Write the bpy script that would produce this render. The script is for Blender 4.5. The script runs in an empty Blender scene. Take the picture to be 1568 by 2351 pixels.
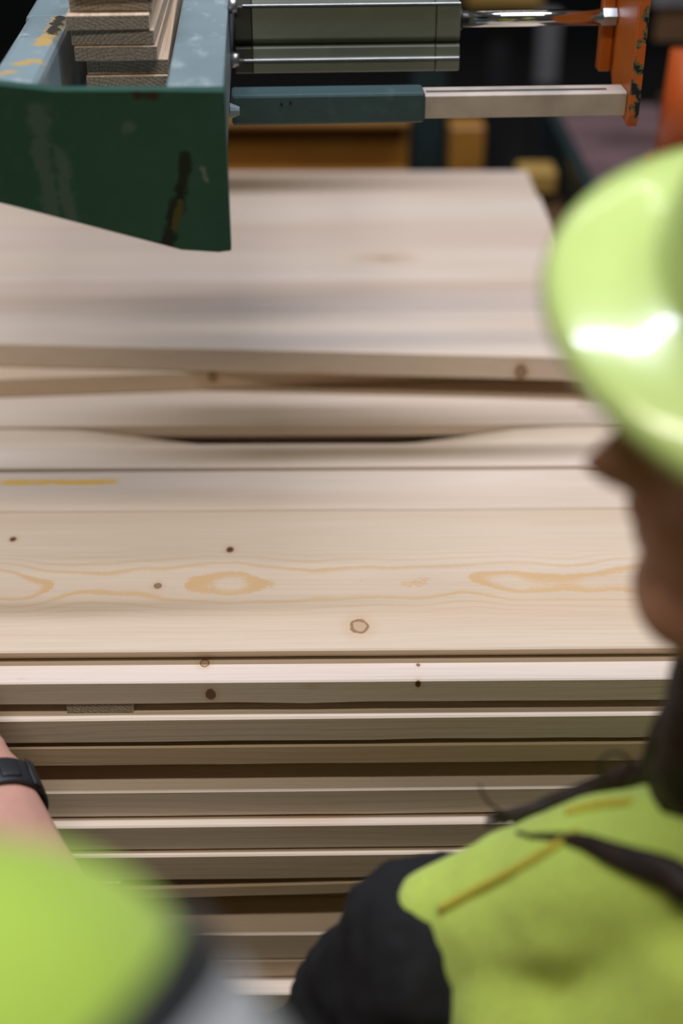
import bpy, bmesh, math, random
from mathutils import Vector, Matrix, noise
random.seed(4)
S = bpy.context.scene
COL = S.collection
R = math.radians

# ------------------------------------------------------------------ camera
FPX, PITCH, YAW = 3265.0, R(31.0), R(0.7)
CAM = Vector((0, -.848, .628))
FW = Vector((math.sin(YAW)*math.cos(PITCH), math.cos(YAW)*math.cos(PITCH), -math.sin(PITCH)))
RT = Vector((math.cos(YAW), -math.sin(YAW), 0))
UP = RT.cross(FW)
cd = bpy.data.cameras.new('camera'); cam = bpy.data.objects.new('camera', cd); COL.objects.link(cam)
cam.matrix_world = Matrix(((RT.x, UP.x, -FW.x, CAM.x), (RT.y, UP.y, -FW.y, CAM.y), (RT.z, UP.z, -FW.z, CAM.z), (0, 0, 0, 1)))
cd.sensor_fit = 'VERTICAL'; cd.sensor_height = 36; cd.sensor_width = 24; cd.lens = 50
cd.clip_start = .02; cd.clip_end = 60
cd.dof.use_dof = True; cd.dof.focus_distance = 1.06; cd.dof.aperture_fstop = 2.3
S.camera = cam

# ------------------------------------------------------------------ light
w = bpy.data.worlds.new('hall_light'); S.world = w; w.use_nodes = True
w.node_tree.nodes['Background'].inputs[0].default_value = (1, .87, .70, 1)
w.node_tree.nodes['Background'].inputs[1].default_value = .042

def tube_light(name, loc, length, width, power, col=(1, .97, .93)):
    l = bpy.data.lights.new(name, 'AREA'); l.shape = 'RECTANGLE'; l.size = length; l.size_y = width
    l.energy = power; l.color = col
    o = bpy.data.objects.new(name, l); COL.objects.link(o); o.location = loc
    return o
tube_light('ceiling_tube_light', (.15, .11, 3.2), 3.6, .16, 104, (.93, 1.0, 1.20))
tube_light('ceiling_tube_light', (.1, -1.45, 3.2), 3.6, .20, 66, (1, .91, .78))
tube_light('ceiling_tube_light', (-.2, 3.2, 3.2), 3.6, .13, 14, (1, .97, .93))
vs = S.view_settings
vs.view_transform = 'Standard'; vs.look = 'None'; vs.exposure = -0.08; vs.gamma = 1; vs.use_curve_mapping = False

# ------------------------------------------------------------------ helpers
def at(px, py, d):
    return CAM + d*(FW + (px-784)/FPX*RT - (py-1175.5)/FPX*UP)

def tag(o, label, cat, group=None, kind=None):
    if label: o['label'] = label
    if cat: o['category'] = cat
    if group: o['group'] = group
    if kind: o['kind'] = kind
    return o

def empty(name, loc=(0, 0, 0), rz=0):
    o = bpy.data.objects.new(name, None); COL.objects.link(o); o.location = loc; o.rotation_euler = (0, 0, rz)
    o.empty_display_size = .05
    return o

def obj(name, bm, mat, parent=None, smooth=False, loc=None):
    me = bpy.data.meshes.new(name); bmesh.ops.recalc_face_normals(bm, faces=bm.faces[:]); bm.to_mesh(me); bm.free()
    if smooth:
        for p in me.polygons: p.use_smooth = True
    me.materials.append(mat)
    o = bpy.data.objects.new(name, me); COL.objects.link(o)
    if parent: o.parent = parent
    if loc: o.location = loc
    return o

def bx(bm, x0, x1, y0, y1, z0, z1, bev=0, seg=1):
    g = bmesh.ops.create_cube(bm, size=1)['verts']
    for v in g:
        v.co = Vector((x0 + (v.co.x+.5)*(x1-x0), y0 + (v.co.y+.5)*(y1-y0), z0 + (v.co.z+.5)*(z1-z0)))
    if bev:
        es = list({e for v in g for e in v.link_edges})
        bmesh.ops.bevel(bm, geom=es, offset=bev, segments=seg, profile=.5, affect='EDGES')
    return bm

def box(*a, **k): return bx(bmesh.new(), *a, **k)

def prism(pts, axis, a0, a1, bev=0):
    """extrude 2D polygon along axis: 'x' pts=(y,z), 'y' pts=(x,z), 'z' pts=(x,y)"""
    bm = bmesh.new()
    f3 = {'x': lambda p, a: (a, p[0], p[1]), 'y': lambda p, a: (p[0], a, p[1]), 'z': lambda p, a: (p[0], p[1], a)}[axis]
    A = [bm.verts.new(f3(p, a0)) for p in pts]; B = [bm.verts.new(f3(p, a1)) for p in pts]
    bm.faces.new(A); bm.faces.new(B[::-1]); n = len(pts)
    for i in range(n): bm.faces.new((A[i], A[(i+1) % n], B[(i+1) % n], B[i]))
    if bev: bmesh.ops.bevel(bm, geom=bm.edges[:], offset=bev, segments=2, profile=.5, affect='EDGES')
    return bm

def cyl(bm, p0, p1, r0, r1=None, n=20):
    r1 = r0 if r1 is None else r1
    p0, p1 = Vector(p0), Vector(p1); d = (p1-p0).normalized()
    u = d.orthogonal().normalized(); v = d.cross(u)
    A = []; B = []
    for i in range(n):
        c = math.cos(2*math.pi*i/n)*u + math.sin(2*math.pi*i/n)*v
        A.append(bm.verts.new(p0+c*r0)); B.append(bm.verts.new(p1+c*r1))
    bm.faces.new(A[::-1]); bm.faces.new(B)
    for i in range(n): bm.faces.new((A[i], A[(i+1) % n], B[(i+1) % n], B[i]))
    return bm

def smoothpts(pts, per=6):
    """catmull-rom through tuples of any length"""
    out = []; n = len(pts)
    for i in range(n-1):
        p0 = pts[max(0, i-1)]; p1 = pts[i]; p2 = pts[i+1]; p3 = pts[min(n-1, i+2)]
        for k in range(per):
            t = k/per
            out.append(tuple(.5*(2*b + (c-a)*t + (2*a-5*b+4*c-d)*t*t + (3*b-a-3*c+d)*t**3) for a, b, c, d in zip(p0, p1, p2, p3)))
    out.append(tuple(pts[-1])); return out

def tube(bm, pts, n=10, per=6):
    """smooth tube through (x,y,z,r)"""
    P = smoothpts(pts, per); rings = []; u = None
    for i, p in enumerate(P):
        a = Vector(P[max(0, i-1)][:3]); b = Vector(P[min(len(P)-1, i+1)][:3]); d = (b-a).normalized()
        u = d.orthogonal().normalized() if u is None else (u - d*u.dot(d)).normalized()
        v = d.cross(u); c = Vector(p[:3])
        rings.append([bm.verts.new(c + p[3]*(math.cos(2*math.pi*k/n)*u + math.sin(2*math.pi*k/n)*v)) for k in range(n)])
    for A, B in zip(rings, rings[1:]):
        for k in range(n): bm.faces.new((A[k], A[(k+1) % n], B[(k+1) % n], B[k]))
    bm.faces.new(rings[0][::-1]); bm.faces.new(rings[-1]); return bm

def ball(bm, c, r, rot=None, sub=2):
    if isinstance(r, (int, float)): r = (r, r, r)
    m = Matrix.Translation(Vector(c)) @ (rot.to_4x4() if rot else Matrix()) @ Matrix.Diagonal((*r, 1))
    bmesh.ops.create_icosphere(bm, subdivisions=sub, radius=1, matrix=m)

def chain(bm, pts, step=.35, rot=None):
    """overlapping balls along joints (x,y,z,rx[,ry,rz]) - merged later by remesh"""
    P = [tuple(p) + (p[3], p[3]) if len(p) == 4 else tuple(p) for p in pts]
    for a, b in zip(P, P[1:]):
        L = (Vector(a[:3])-Vector(b[:3])).length; n = max(2, int(L/(step*min(a[3:]+b[3:])))+1)
        for i in range(n+1):
            t = i/n; c = [x+(y-x)*t for x, y in zip(a, b)]
            ball(bm, c[:3], c[3:], rot)

def remesh(o, vox, it=6, fac=.5):
    m = o.modifiers.new('fuse', 'REMESH'); m.mode = 'VOXEL'; m.voxel_size = vox; m.use_smooth_shade = True
    s = o.modifiers.new('soften', 'SMOOTH'); s.factor = fac; s.iterations = it

def wrinkle(o, size, strength):
    t = bpy.data.textures.new('folds', 'CLOUDS'); t.noise_scale = size; t.noise_depth = 2
    d = o.modifiers.new('folds', 'DISPLACE'); d.texture = t; d.strength = strength; d.mid_level = .5; d.texture_coords = 'LOCAL'

# ------------------------------------------------------------------ materials
class NT:
    def __init__(s, name):
        s.m = bpy.data.materials.new(name); s.m.use_nodes = True; s.t = s.m.node_tree; s.n = s.t.nodes
        s.b = s.n['Principled BSDF']
    def new(s, t, **k):
        n = s.n.new(t)
        for a, v in k.items(): setattr(n, a, v)
        return n
    def link(s, a, b): s.t.links.new(a, b)
    def val(s, sock, v):
        if hasattr(v, 'is_output'): s.link(v, sock)
        else: sock.default_value = v
    def math(s, op, a, b=None, c=None, clamp=False):
        n = s.new('ShaderNodeMath', operation=op); n.use_clamp = clamp
        s.val(n.inputs[0], a)
        if b is not None: s.val(n.inputs[1], b)
        if c is not None: s.val(n.inputs[2], c)
        return n.outputs[0]
    def mix(s, f, a, b, mode='MIX'):
        n = s.new('ShaderNodeMix', data_type='RGBA', blend_type=mode)
        s.val(n.inputs[0], f)
        for k, v in ((6, a), (7, b)):
            if isinstance(v, tuple): v = (*v[:3], 1)
            s.val(n.inputs[k], v)
        return n.outputs[2]
    def noise(s, vec, scale=1, detail=3, rough=.5, dist=0):
        n = s.new('ShaderNodeTexNoise'); s.link(vec, n.inputs['Vector'])
        n.inputs['Scale'].default_value = scale; n.inputs['Detail'].default_value = detail
        n.inputs['Roughness'].default_value = rough; n.inputs['Distortion'].default_value = dist
        return n.outputs[0]
    def ramp(s, v, a, b):
        n = s.new('ShaderNodeMapRange', interpolation_type='SMOOTHSTEP'); s.link(v, n.inputs[0])
        n.inputs[1].default_value = a; n.inputs[2].default_value = b
        return n.outputs[0]
    def scaled(s, vec, sc):
        n = s.new('ShaderNodeVectorMath', operation='MULTIPLY'); s.link(vec, n.inputs[0]); n.inputs[1].default_value = sc
        return n.outputs[0]
    def bump(s, h, strength, dist):
        n = s.new('ShaderNodeBump'); s.link(h, n.inputs['Height']); n.inputs['Strength'].default_value = strength
        n.inputs['Distance'].default_value = dist; s.link(n.outputs[0], s.b.inputs['Normal'])

def plain(name, col, rough=.5, metal=0, spec=.5, var=.12, vs=40, coat=0):
    t = NT(name); co = t.new('ShaderNodeTexCoord').outputs['Object']
    n = t.noise(co, vs, 4); k = t.ramp(n, .3, .7)
    t.link(t.mix(k, tuple(c*(1-var) for c in col), tuple(min(1, c*(1+var)) for c in col)), t.b.inputs['Base Color'])
    t.b.inputs['Roughness'].default_value = rough; t.b.inputs['Metallic'].default_value = metal
    t.b.inputs['Specular IOR Level'].default_value = spec; t.b.inputs['Coat Weight'].default_value = coat
    return t.m

def wood(name, pale=(.70, .565, .43), tan=(.58, .42, .27), knots=(), cath=None, knotty=1.0, mark=None, streak=.5, rings=.25):
    """planed spruce: grain runs along local X. knots: (x, y, r, dark, z) in board coordinates"""
    t = NT(name); co = t.new('ShaderNodeTexCoord').outputs['Object']
    oi = t.new('ShaderNodeObjectInfo').outputs['Random']
    sh = t.new('ShaderNodeCombineXYZ'); t.link(t.math('MULTIPLY', oi, 37.0), sh.inputs[0]); t.link(t.math('MULTIPLY', oi, 91.0), sh.inputs[1])
    ad = t.new('ShaderNodeVectorMath', operation='ADD'); t.link(co, ad.inputs[0]); t.link(sh.outputs[0], ad.inputs[1]); P = ad.outputs[0]
    sp = t.new('ShaderNodeSeparateXYZ'); t.link(co, sp.inputs[0]); X, Y, Z = sp.outputs
    # broad tint and fine fibres
    broad = t.ramp(t.noise(t.scaled(P, (1.2, 14, 14)), 1, 3), .35, .68)
    fibre = t.ramp(t.noise(t.scaled(P, (9, 420, 420)), 1, 3, .6), .35, .7)
    # growth rings: displaced by the explicit knots
    q = t.math('ADD', Y, t.math('MULTIPLY', Z, .8))
    q = t.math('ADD', q, t.math('MULTIPLY', t.noise(t.scaled(P, (2.2, 6, 6)), 1, 2), .035))
    kcol = None
    for (kx, ky, r, dark, kz) in knots:
        dx = t.math('SUBTRACT', X, kx); dy = t.math('SUBTRACT', t.math('ADD', Y, t.math('MULTIPLY', Z, -1.0)), ky-kz)
        d2 = t.math('ADD', t.math('POWER', t.math('MULTIPLY', dx, .38), 2.0), t.math('POWER', dy, 2.0))
        fall = t.math('EXPONENT', t.math('MULTIPLY', d2, -1/(2.2*r)**2))
        q = t.math('SUBTRACT', q, t.math('MULTIPLY', fall, t.math('MULTIPLY', dy, .7)))
    ring = t.ramp(t.math('SINE', t.math('MULTIPLY', q, 2*math.pi/.0052)), .1, 1.0)
    rmod = t.ramp(t.noise(t.scaled(P, (1.5, 22, 22)), 1, 2), .42, .62)
    c = t.mix(t.math('MULTIPLY', broad, streak), pale, tan)
    c = t.mix(t.math('MULTIPLY', fibre, .22), c, tuple(x*.8 for x in tan))
    c = t.mix(t.math('MULTIPLY', t.math('MULTIPLY', ring, rmod), rings), c, (.50, .33, .18))
    # cathedral figure
    if cath:
        yc, hw = cath
        v = t.math('DIVIDE', t.math('SUBTRACT', Y, t.math('ADD', yc-.006, t.math('MULTIPLY', t.noise(t.scaled(P, (3, .1, .1)), 1, 1), .012))), hw)
        nn = t.noise(t.scaled(P, (6.5, 7, 7)), 1, 2.6, .45)
        edge = t.noise(t.scaled(P, (240, 500, 500)), 1, 2)
        g = t.math('ADD', t.math('MULTIPLY', t.math('POWER', v, 2.0), 1.5), t.math('MULTIPLY', nn, 6.0))
        g = t.math('ADD', g, t.math('MULTIPLY', edge, .3))
        fr = t.math('FRACT', g)
        band = t.math('MULTIPLY', t.ramp(fr, .55, .78), t.math('SUBTRACT', 1.0, t.ramp(fr, .93, .99)))
        mask = t.math('EXPONENT', t.math('MULTIPLY', t.math('POWER', v, 2.0), -.75))
        c = t.mix(t.math('MULTIPLY', t.math('MULTIPLY', band, mask), .85), c, (.60, .375, .165))
    # scattered small knots
    if knotty > 0:
        vo = t.new('ShaderNodeTexVoronoi', feature='F1'); t.link(t.scaled(P, (5.5, 13, 13)), vo.inputs['Vector']); vo.inputs['Scale'].default_value = 1
        dd = vo.outputs['Distance']
        rr = t.new('ShaderNodeSeparateColor'); t.link(vo.outputs['Color'], rr.inputs[0])
        size = t.math('MULTIPLY', t.math('POWER', rr.outputs[0], 2.2), .13*knotty)
        rel = t.math('DIVIDE', dd, t.math('ADD', size, .004))
        halo = t.math('SUBTRACT', 1.0, t.ramp(rel, .7, 2.4)); core = t.math('SUBTRACT', 1.0, t.ramp(rel, .55, .95))
        c = t.mix(t.math('MULTIPLY', halo, .4), c, (.46, .27, .13))
        c = t.mix(t.math('MULTIPLY', core, .55), c, (.27, .13, .055))
    for (kx, ky, r, dark, kz) in knots:
        dx = t.math('SUBTRACT', X, kx); dy = t.math('SUBTRACT', t.math('ADD', Y, t.math('MULTIPLY', Z, -1.0)), ky-kz)
        wob = t.math('MULTIPLY', t.noise(t.scaled(co, (160, 160, 160)), 1, 2), .5)
        yy = t.math('POWER', t.math('MULTIPLY', t.math('SUBTRACT', Y, ky), .95), 2.0); zz = t.math('POWER', t.math('MULTIPLY', t.math('SUBTRACT', Z, kz), .95), 2.0)
        d = t.math('ADD', t.math('DIVIDE', t.math('SQRT', t.math('ADD', t.math('POWER', t.math('MULTIPLY', dx, 1.25), 2.0), t.math('ADD', yy, zz))), r), t.math('SUBTRACT', wob, .25))
        halo = t.math('SUBTRACT', 1.0, t.ramp(d, .9, 2.6)); core = t.math('SUBTRACT', 1.0, t.ramp(d, .8, 1.0))
        rim = t.math('MULTIPLY', t.ramp(d, .62, .82), t.math('SUBTRACT', 1.0, t.ramp(d, .95, 1.12)))
        c = t.mix(t.math('MULTIPLY', halo, .35), c, (.55, .35, .18))
        c = t.mix(t.math('MULTIPLY', core, .35 + .6*dark), c, (.43-.36*dark, .26-.235*dark, .13-.12*dark))
        c = t.mix(t.math('MULTIPLY', rim, .75), c, (.22, .10, .045))
    if mark:
        x0, x1, ym = mark
        inx = t.math('MULTIPLY', t.ramp(X, x0, x0+.02), t.math('SUBTRACT', 1.0, t.ramp(X, x1-.012, x1)))
        yo = t.math('ABSOLUTE', t.math('SUBTRACT', t.math('SUBTRACT', Y, ym), t.math('MULTIPLY', t.noise(t.scaled(co, (25, 1, 1)), 1, 2), .006)))
        m = t.math('MULTIPLY', inx, t.math('SUBTRACT', 1.0, t.ramp(yo, .003, .0065)))
        m = t.math('MULTIPLY', m, t.ramp(t.noise(t.scaled(co, (60, 300, 300)), 1, 3), .25, .5))
        c = t.mix(t.math('MULTIPLY', m, .9), c, (.72, .40, .03))
    t.link(c, t.b.inputs['Base Color'])
    t.b.inputs['Roughness'].default_value = .5; t.b.inputs['Specular IOR Level'].default_value = .35
    t.bump(fibre, .12, .0006)
    return t.m

def endgrain(name):
    t = NT(name); co = t.new('ShaderNodeTexCoord').outputs['Object']
    oi = t.new('ShaderNodeObjectInfo').outputs['Random']
    sp = t.new('ShaderNodeSeparateXYZ'); t.link(co, sp.inputs[0]); X, Y, Z = sp.outputs
    cx = t.math('ADD', X, t.math('MULTIPLY', t.math('SUBTRACT', oi, .5), .16)); cz = t.math('ADD', Z, t.math('ADD', .045, t.math('MULTIPLY', oi, .05)))
    r = t.math('SQRT', t.math('ADD', t.math('POWER', cx, 2.0), t.math('POWER', cz, 2.0)))
    r = t.math('ADD', r, t.math('MULTIPLY', t.noise(co, 60, 3), .0016))
    ring = t.ramp(t.math('SINE', t.math('MULTIPLY', r, 2*math.pi/.0026)), -.1, .9)
    pit = t.ramp(t.noise(t.scaled(co, (1, .02, 1)), 620, 2), .45, .62)
    geo = t.new('ShaderNodeTexCoord').outputs['Normal']; sn = t.new('ShaderNodeSeparateXYZ'); t.link(geo, sn.inputs[0])
    isend = t.ramp(t.math('ABSOLUTE', sn.outputs[1]), .6, .9)
    fib = t.noise(t.scaled(co, (260, 5, 260)), 1, 3)
    side = t.mix(t.ramp(fib, .35, .7), (.66, .52, .39), (.52, .37, .24))
    end = t.mix(t.math('MULTIPLY', ring, .6), (.36, .31, .25), (.20, .145, .10))
    end = t.mix(t.math('MULTIPLY', pit, .5), end, (.12, .085, .06))
    t.link(t.mix(isend, side, end), t.b.inputs['Base Color']); t.b.inputs['Roughness'].default_value = .8
    t.bump(pit, .4, .0008)
    return t.m

def wear(t, c, co, blobs):
    # scrapes and chips: (x0,y0,z0, x1,y1,z1, radius, colour, strength) capsules with ragged edges
    n = t.math('MULTIPLY', t.math('SUBTRACT', t.noise(co, 95, 5, .7), .5), 3.4)
    for x0, y0, z0, x1, y1, z1, r, col, st in blobs:
        a, b = Vector((x0, y0, z0)), Vector((x1, y1, z1)); d = b-a; L2 = max(d.length_squared, 1e-9)
        v = t.new('ShaderNodeVectorMath', operation='SUBTRACT'); t.link(co, v.inputs[0]); v.inputs[1].default_value = a
        dt = t.new('ShaderNodeVectorMath', operation='DOT_PRODUCT'); t.link(v.outputs[0], dt.inputs[0]); dt.inputs[1].default_value = d/L2
        k = t.math('ADD', dt.outputs['Value'], 0.0, clamp=True)
        w_ = t.new('ShaderNodeVectorMath', operation='SCALE'); w_.inputs[0].default_value = d; t.link(k, w_.inputs['Scale'])
        e = t.new('ShaderNodeVectorMath', operation='DISTANCE'); t.link(v.outputs[0], e.inputs[0]); t.link(w_.outputs[0], e.inputs[1])
        q = t.math('ADD', t.math('DIVIDE', e.outputs['Value'], r), n)
        c = t.mix(t.math('MULTIPLY', t.math('SUBTRACT', 1.0, t.ramp(q, .45, 1.0)), st), c, col)
    return c

def worn_paint(name, base, chips, chipcol=(.42, .27, .08), scale=18, thr=.66, rough=.45, scuff=(.3, .36, .36), darkchips=True, sc=.3, blobs=()):
    t = NT(name); co = t.new('ShaderNodeTexCoord').outputs['Object']
    n = t.noise(co, scale, 5, .6, .4); m = t.ramp(n, thr, thr+.02); m2 = t.ramp(n, thr+.045, thr+.06)
    s = t.ramp(t.noise(t.scaled(co, (70, 25, 70)), 1, 4), .52, .75)
    br = t.ramp(t.noise(co, 7, 2), .3, .7)
    c = t.mix(br, tuple(x*.85 for x in base), tuple(x*1.12 for x in base))
    c = t.mix(t.math('MULTIPLY', s, sc), c, scuff)
    if chips:
        c = t.mix(m, c, chipcol)
        if darkchips: c = t.mix(m2, c, (.018, .018, .02))
    if blobs: c = wear(t, c, co, blobs)
    t.link(c, t.b.inputs['Base Color']); t.b.inputs['Roughness'].default_value = rough
    t.bump(t.math('SUBTRACT', n, t.math('MULTIPLY', m, .2)), .25, .0015)
    return t.m

M = {}
M['wood'] = wood('planed_spruce')
M['wood_b'] = wood('planed_spruce_pale', pale=(.72, .60, .49), tan=(.62, .47, .33), streak=.45, knotty=1.35)
M['wood_d'] = wood('planed_spruce_pink', pale=(.68, .545, .44), tan=(.60, .45, .33), streak=.6, knotty=1.3)
M['wood_c'] = wood('planed_spruce_tan', pale=(.66, .51, .36), tan=(.56, .39, .23), rings=.4)
M['end'] = endgrain('sticker_end_grain')
SM, OL, BK, YC = (.10, .135, .13), (.07, .065, .012), (.006, .008, .006), (.48, .32, .11)
M['plate'] = worn_paint('dark_green_paint', (.021, .078, .055), True, (.06, .085, .08), 30, .70, .42, (.05, .085, .075), darkchips=False, sc=.45,
    blobs=((-.119, 0, -.012, -.116, 0, -.088, .0075, SM, .55), (-.108, 0, -.04, -.104, 0, -.088, .006, SM, .6), (-.0274, 0, -.0425, -.032, 0, -.07, .0048, BK, .9), (-.032, 0, -.066, -.044, 0, -.104, .0056, BK, .9),
           (-.032, 0, -.072, -.037, 0, -.09, .0028, OL, 1), (-.0165, 0, -.0505, -.0145, 0, -.058, .0022, (.16, .18, .16), .9), (-.055, 0, -.0025, -.043, 0, -.003, .0035, (.03, .018, .01), .95),
           (-.06, 0, -.022, -.064, 0, -.022, .004, SM, .6), (-.035, 0, -.107, -.03, 0, -.1065, .003, (.06, .09, .01), .8)))
M['rail'] = worn_paint('blue_grey_paint', (.20, .265, .28), False, (.46, .30, .09), 14, .66, .42, (.45, .52, .52), sc=.5,
    blobs=((-.126, .205, .004, -.1275, .118, .004, .0075, YC, 1), (-.1255, .205, .004, -.1265, .15, .004, .0055, (.02, .022, .024), .95), (-.136, .060, .004, -.1255, .068, .004, .0065, YC, 1),
           (-.150, .030, .004, -.138, .038, .004, .0055, YC, 1), (-.151, .16, .004, -.151, .19, .003, .0025, YC, .8), (-.146, .14, .004, -.142, .14, .004, .0018, (.03, .03, .03), .8)))
M['teal'] = worn_paint('teal_paint', (.045, .085, .09), True, (.30, .22, .11), 55, .74, .42, (.10, .16, .16))
M['orange'] = worn_paint('orange_paint', (.42, .10, .008), False, rough=.4, scuff=(.5, .16, .04))
M['orange_edge'] = worn_paint('chipped_orange_paint', (.50, .10, .015), True, (.16, .13, .06), 45, .53, .45, (.6, .35, .25))
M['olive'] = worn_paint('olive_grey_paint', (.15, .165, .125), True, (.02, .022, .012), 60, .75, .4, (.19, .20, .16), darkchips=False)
M['olive_dark'] = worn_paint('dark_olive_paint', (.035, .036, .026), False, rough=.5, scuff=(.08, .085, .07))  # darker olive for the left end cap
M['chrome'] = plain('polished_rod', (.82, .83, .84), .12, 1, var=.03)
M['steel'] = plain('dull_steel', (.42, .43, .44), .35, .9)
M['nylon'] = plain('grey_white_nylon_bar', (.43, .36, .30), .5, 0, var=.18, vs=25)
M['black'] = plain('black_steel', (.012, .012, .013), .5)
M['floor'] = plain('concrete', (.03, .029, .028), .8, vs=6)
M['wall'] = plain('dark_hall_wall', (.006, .007, .008), .9, vs=3)

def struct(o): o['kind'] = 'structure'; return o
FLOOR = -1.2
struct(obj('floor', box(-6, 6, -5, 7, FLOOR-.1, FLOOR), M['floor']))
struct(obj('wall_back', box(-6.2, 6.2, 7, 7.2, FLOOR, 4), M['wall']))
struct(obj('wall_left', box(-6.2, -6, -5, 7, FLOOR, 4), M['wall']))
struct(obj('wall_right', box(6, 6.2, -5, 7, FLOOR, 4), M['wall']))

# ------------------------------------------------------------------ lumber stack
XL, XR = -1.3, .268
def fn(v): return v if callable(v) else (lambda x, v=v: v)
def board(yf, yb, zt, t, mat, label, x1=None, group='boards in the stack', under=0, rough=0.0, x0=XL, cham=.0012, seg=22):
    """a sawn board; yf/yb/zt may vary along x (taper, warp)"""
    yf, yb, zt = fn(yf), fn(yb), fn(zt); x1 = XR if x1 is None else x1
    oy, oz = yf(0), zt(0); bm = bmesh.new(); rings = []; sd = random.random()*50
    for i in range(seg+1):
        u = i/seg; x = x0 + (x1-x0)*(u**.6)          # denser towards the visible right end
        a, b, z = yf(x)-oy, yb(x)-oy, zt(x)-oz
        e = rough*noise.noise((x*14+sd, 0, 0)); e2 = rough*.5*noise.noise((x*22+sd, 7, 0))
        sec = [(a, z-cham), (a+cham, z), (b-cham, z), (b, z-cham), (b, z-t+cham), (b-cham, z-t), (a+cham+under+abs(e), z-t+e), (a+under, z-t+cham+e+e2)]
        rings.append([bm.verts.new((x, p[0], p[1])) for p in sec])
    for A, B in zip(rings, rings[1:]):
        for k in range(8): bm.faces.new((A[k], A[(k+1) % 8], B[(k+1) % 8], B[k]))
    bm.faces.new(rings[0][::-1]); bm.faces.new(rings[-1])
    o = obj('board', bm, mat, loc=(0, oy, oz))
    return tag(o, label, 'board', group)

# top layer, z = 0
A_MAT = wood('grained_top_board', pale=(.68, .545, .41), tan=(.58, .43, .285), cath=(.090, .030), knotty=0, rings=.16,
             knots=((-.2606, .1565, .0036, 1, 0), (-.0795, .1381, .0042, 1, 0), (.0242, .0291, .0088, .12, 0), (-.1337, .0857, .004, .7, 0)))
board(0, .2005, 0, .0125, A_MAT, 'wide top board with cathedral grain and a ring knot at the stack front', under=.007, rough=.0004, x1=.318)  # front edge undercut, shaped so that it stays in shade
B_MAT = wood('crayon_marked_board', pale=(.73, .61, .50), tan=(.60, .44, .30), knotty=.6, rings=.5, mark=(-.30, -.180, .046))
board(.2012, .2695, .0008, .0133, B_MAT, 'pale board with a yellow crayon line, just behind the grained board', x1=.312)
board(lambda x: .2725+.004*max(0, x+.1), .3165, lambda x: .0035-.003*(x+.3), .016, M['wood_b'], 'narrow pale board behind the crayon marked board', x1=.322)
board(.3185, .3565, lambda x: -.001-.020*math.exp(-((x+.02)/.17)**4), .014, M['wood'], 'narrow board shaped with a dip to hold shadow between two pale boards', x1=.315)  # dip is shaped to darken this strip where the shadow band lies
board(.3585, .53, .001, .0135, M['wood_b'], 'pale board running under the front of the raised tier', x1=.319)
board(.533, .75, 0, .0125, M['wood'], 'hidden board under the middle of the raised tier')
board(.755, .98, 0, .0125, M['wood'], 'hidden board under the back of the raised tier')
# raised tier at the back
TL_MAT = wood('tier_lower_board', pale=(.66, .51, .36), tan=(.56, .39, .23), rings=.4, knots=((-.112, -.0078, .006, .6, -.006),))
board(lambda x: .421+.07*(x+.28), .56, .0225, .021, TL_MAT, 'lower board of the raised tier, front edge slanting into shadow', rough=.0006)
board(.563, .77, .0225, .021, M['wood'], 'hidden lower middle board of the raised tier')
board(.774, .98, .0225, .021, M['wood'], 'hidden lower back board of the raised tier')
ups = [.525, .607, .70, .79, .885, .985]
lab = ['front board of the raised tier with tan edge facing the workers', 'second board of the raised tier counted from its tan front edge',
       'third board of the raised tier counted from its tan front edge', 'fourth board of the raised tier counted from its tan front edge',
       'fifth board of the raised tier counted from its tan front edge', 'rearmost board of the raised tier, farthest from the workers']
TF_MAT = wood('tier_front_board', pale=(.72, .60, .49), tan=(.62, .47, .33), streak=.45, knots=((.19, -.0133, .0075, .6, -.017),))
for i, yb in enumerate(ups):
    f = (lambda x: .441-.070*(x+.28)) if i == 0 else ups[i-1]+.0008
    board(f, yb-.0008, .0485+.0006*(i % 2), .0255, TF_MAT if i == 0 else (M['wood_b'], M['wood_d'])[i % 2], lab[i], x1=XR+random.uniform(-.004, .003))

# front of the stack: (z top, z bottom, y front, x-wobble of the front, material)
L1_MAT = wood('knotted_edge_board', pale=(.73, .615, .52), tan=(.62, .48, .36), knotty=.4, rings=.3,
              knots=((-.0858, 0, 0.0048, .85, -.0115), (-.0913, .0224, .0045, .35, 0), (.0662, 0, .0028, 1, -.0036), (.0672, .0183, .0018, .8, 0)))
front = [(-.0127, -.0335, -.021, L1_MAT, 'bright board with round knot on its edge, directly under the grained top board'),
         (-.0425, -.0650, -.0265, M['wood_b'], 'second board down the stack front, resting under the small spacer lath'),
         (-.0700, -.0885, -.0255, M['wood_c'], 'third board down the stack front with a wavy shadow above it'),
         (-.0895, -.1090, .0000, M['wood_c'], 'fourth board down the stack front, set back in shadow'),
         (-.1100, -.1355, -.0300, M['wood_b'], 'fifth board down the stack front with a bright top lip'),
         (-.1375, -.1620, -.0385, M['wood_b'], 'sixth board down the stack front with a bright top lip'),
         (-.1640, -.1900, -.0430, M['wood'], 'seventh board down the stack front with a dark resin streak'),
         (-.1950, -.2160, -.0415, M['wood_c'], 'eighth board down the stack front below the wedge shaped gap'),
         (-.2170, -.2450, -.0080, M['wood_c'], 'ninth board down the stack front, set back in shadow'),
         (-.2460, -.2750, -.0475, M['wood'], 'tenth board down the stack front above the black sleeve'),
         (-.2760, -.2950, -.0480, M['wood_c'], 'eleventh board down the stack front above the black sleeve'),
         (-.2965, -.3200, -.0640, M['wood_b'], 'twelfth board down the stack front beside the black sleeve')]
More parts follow.
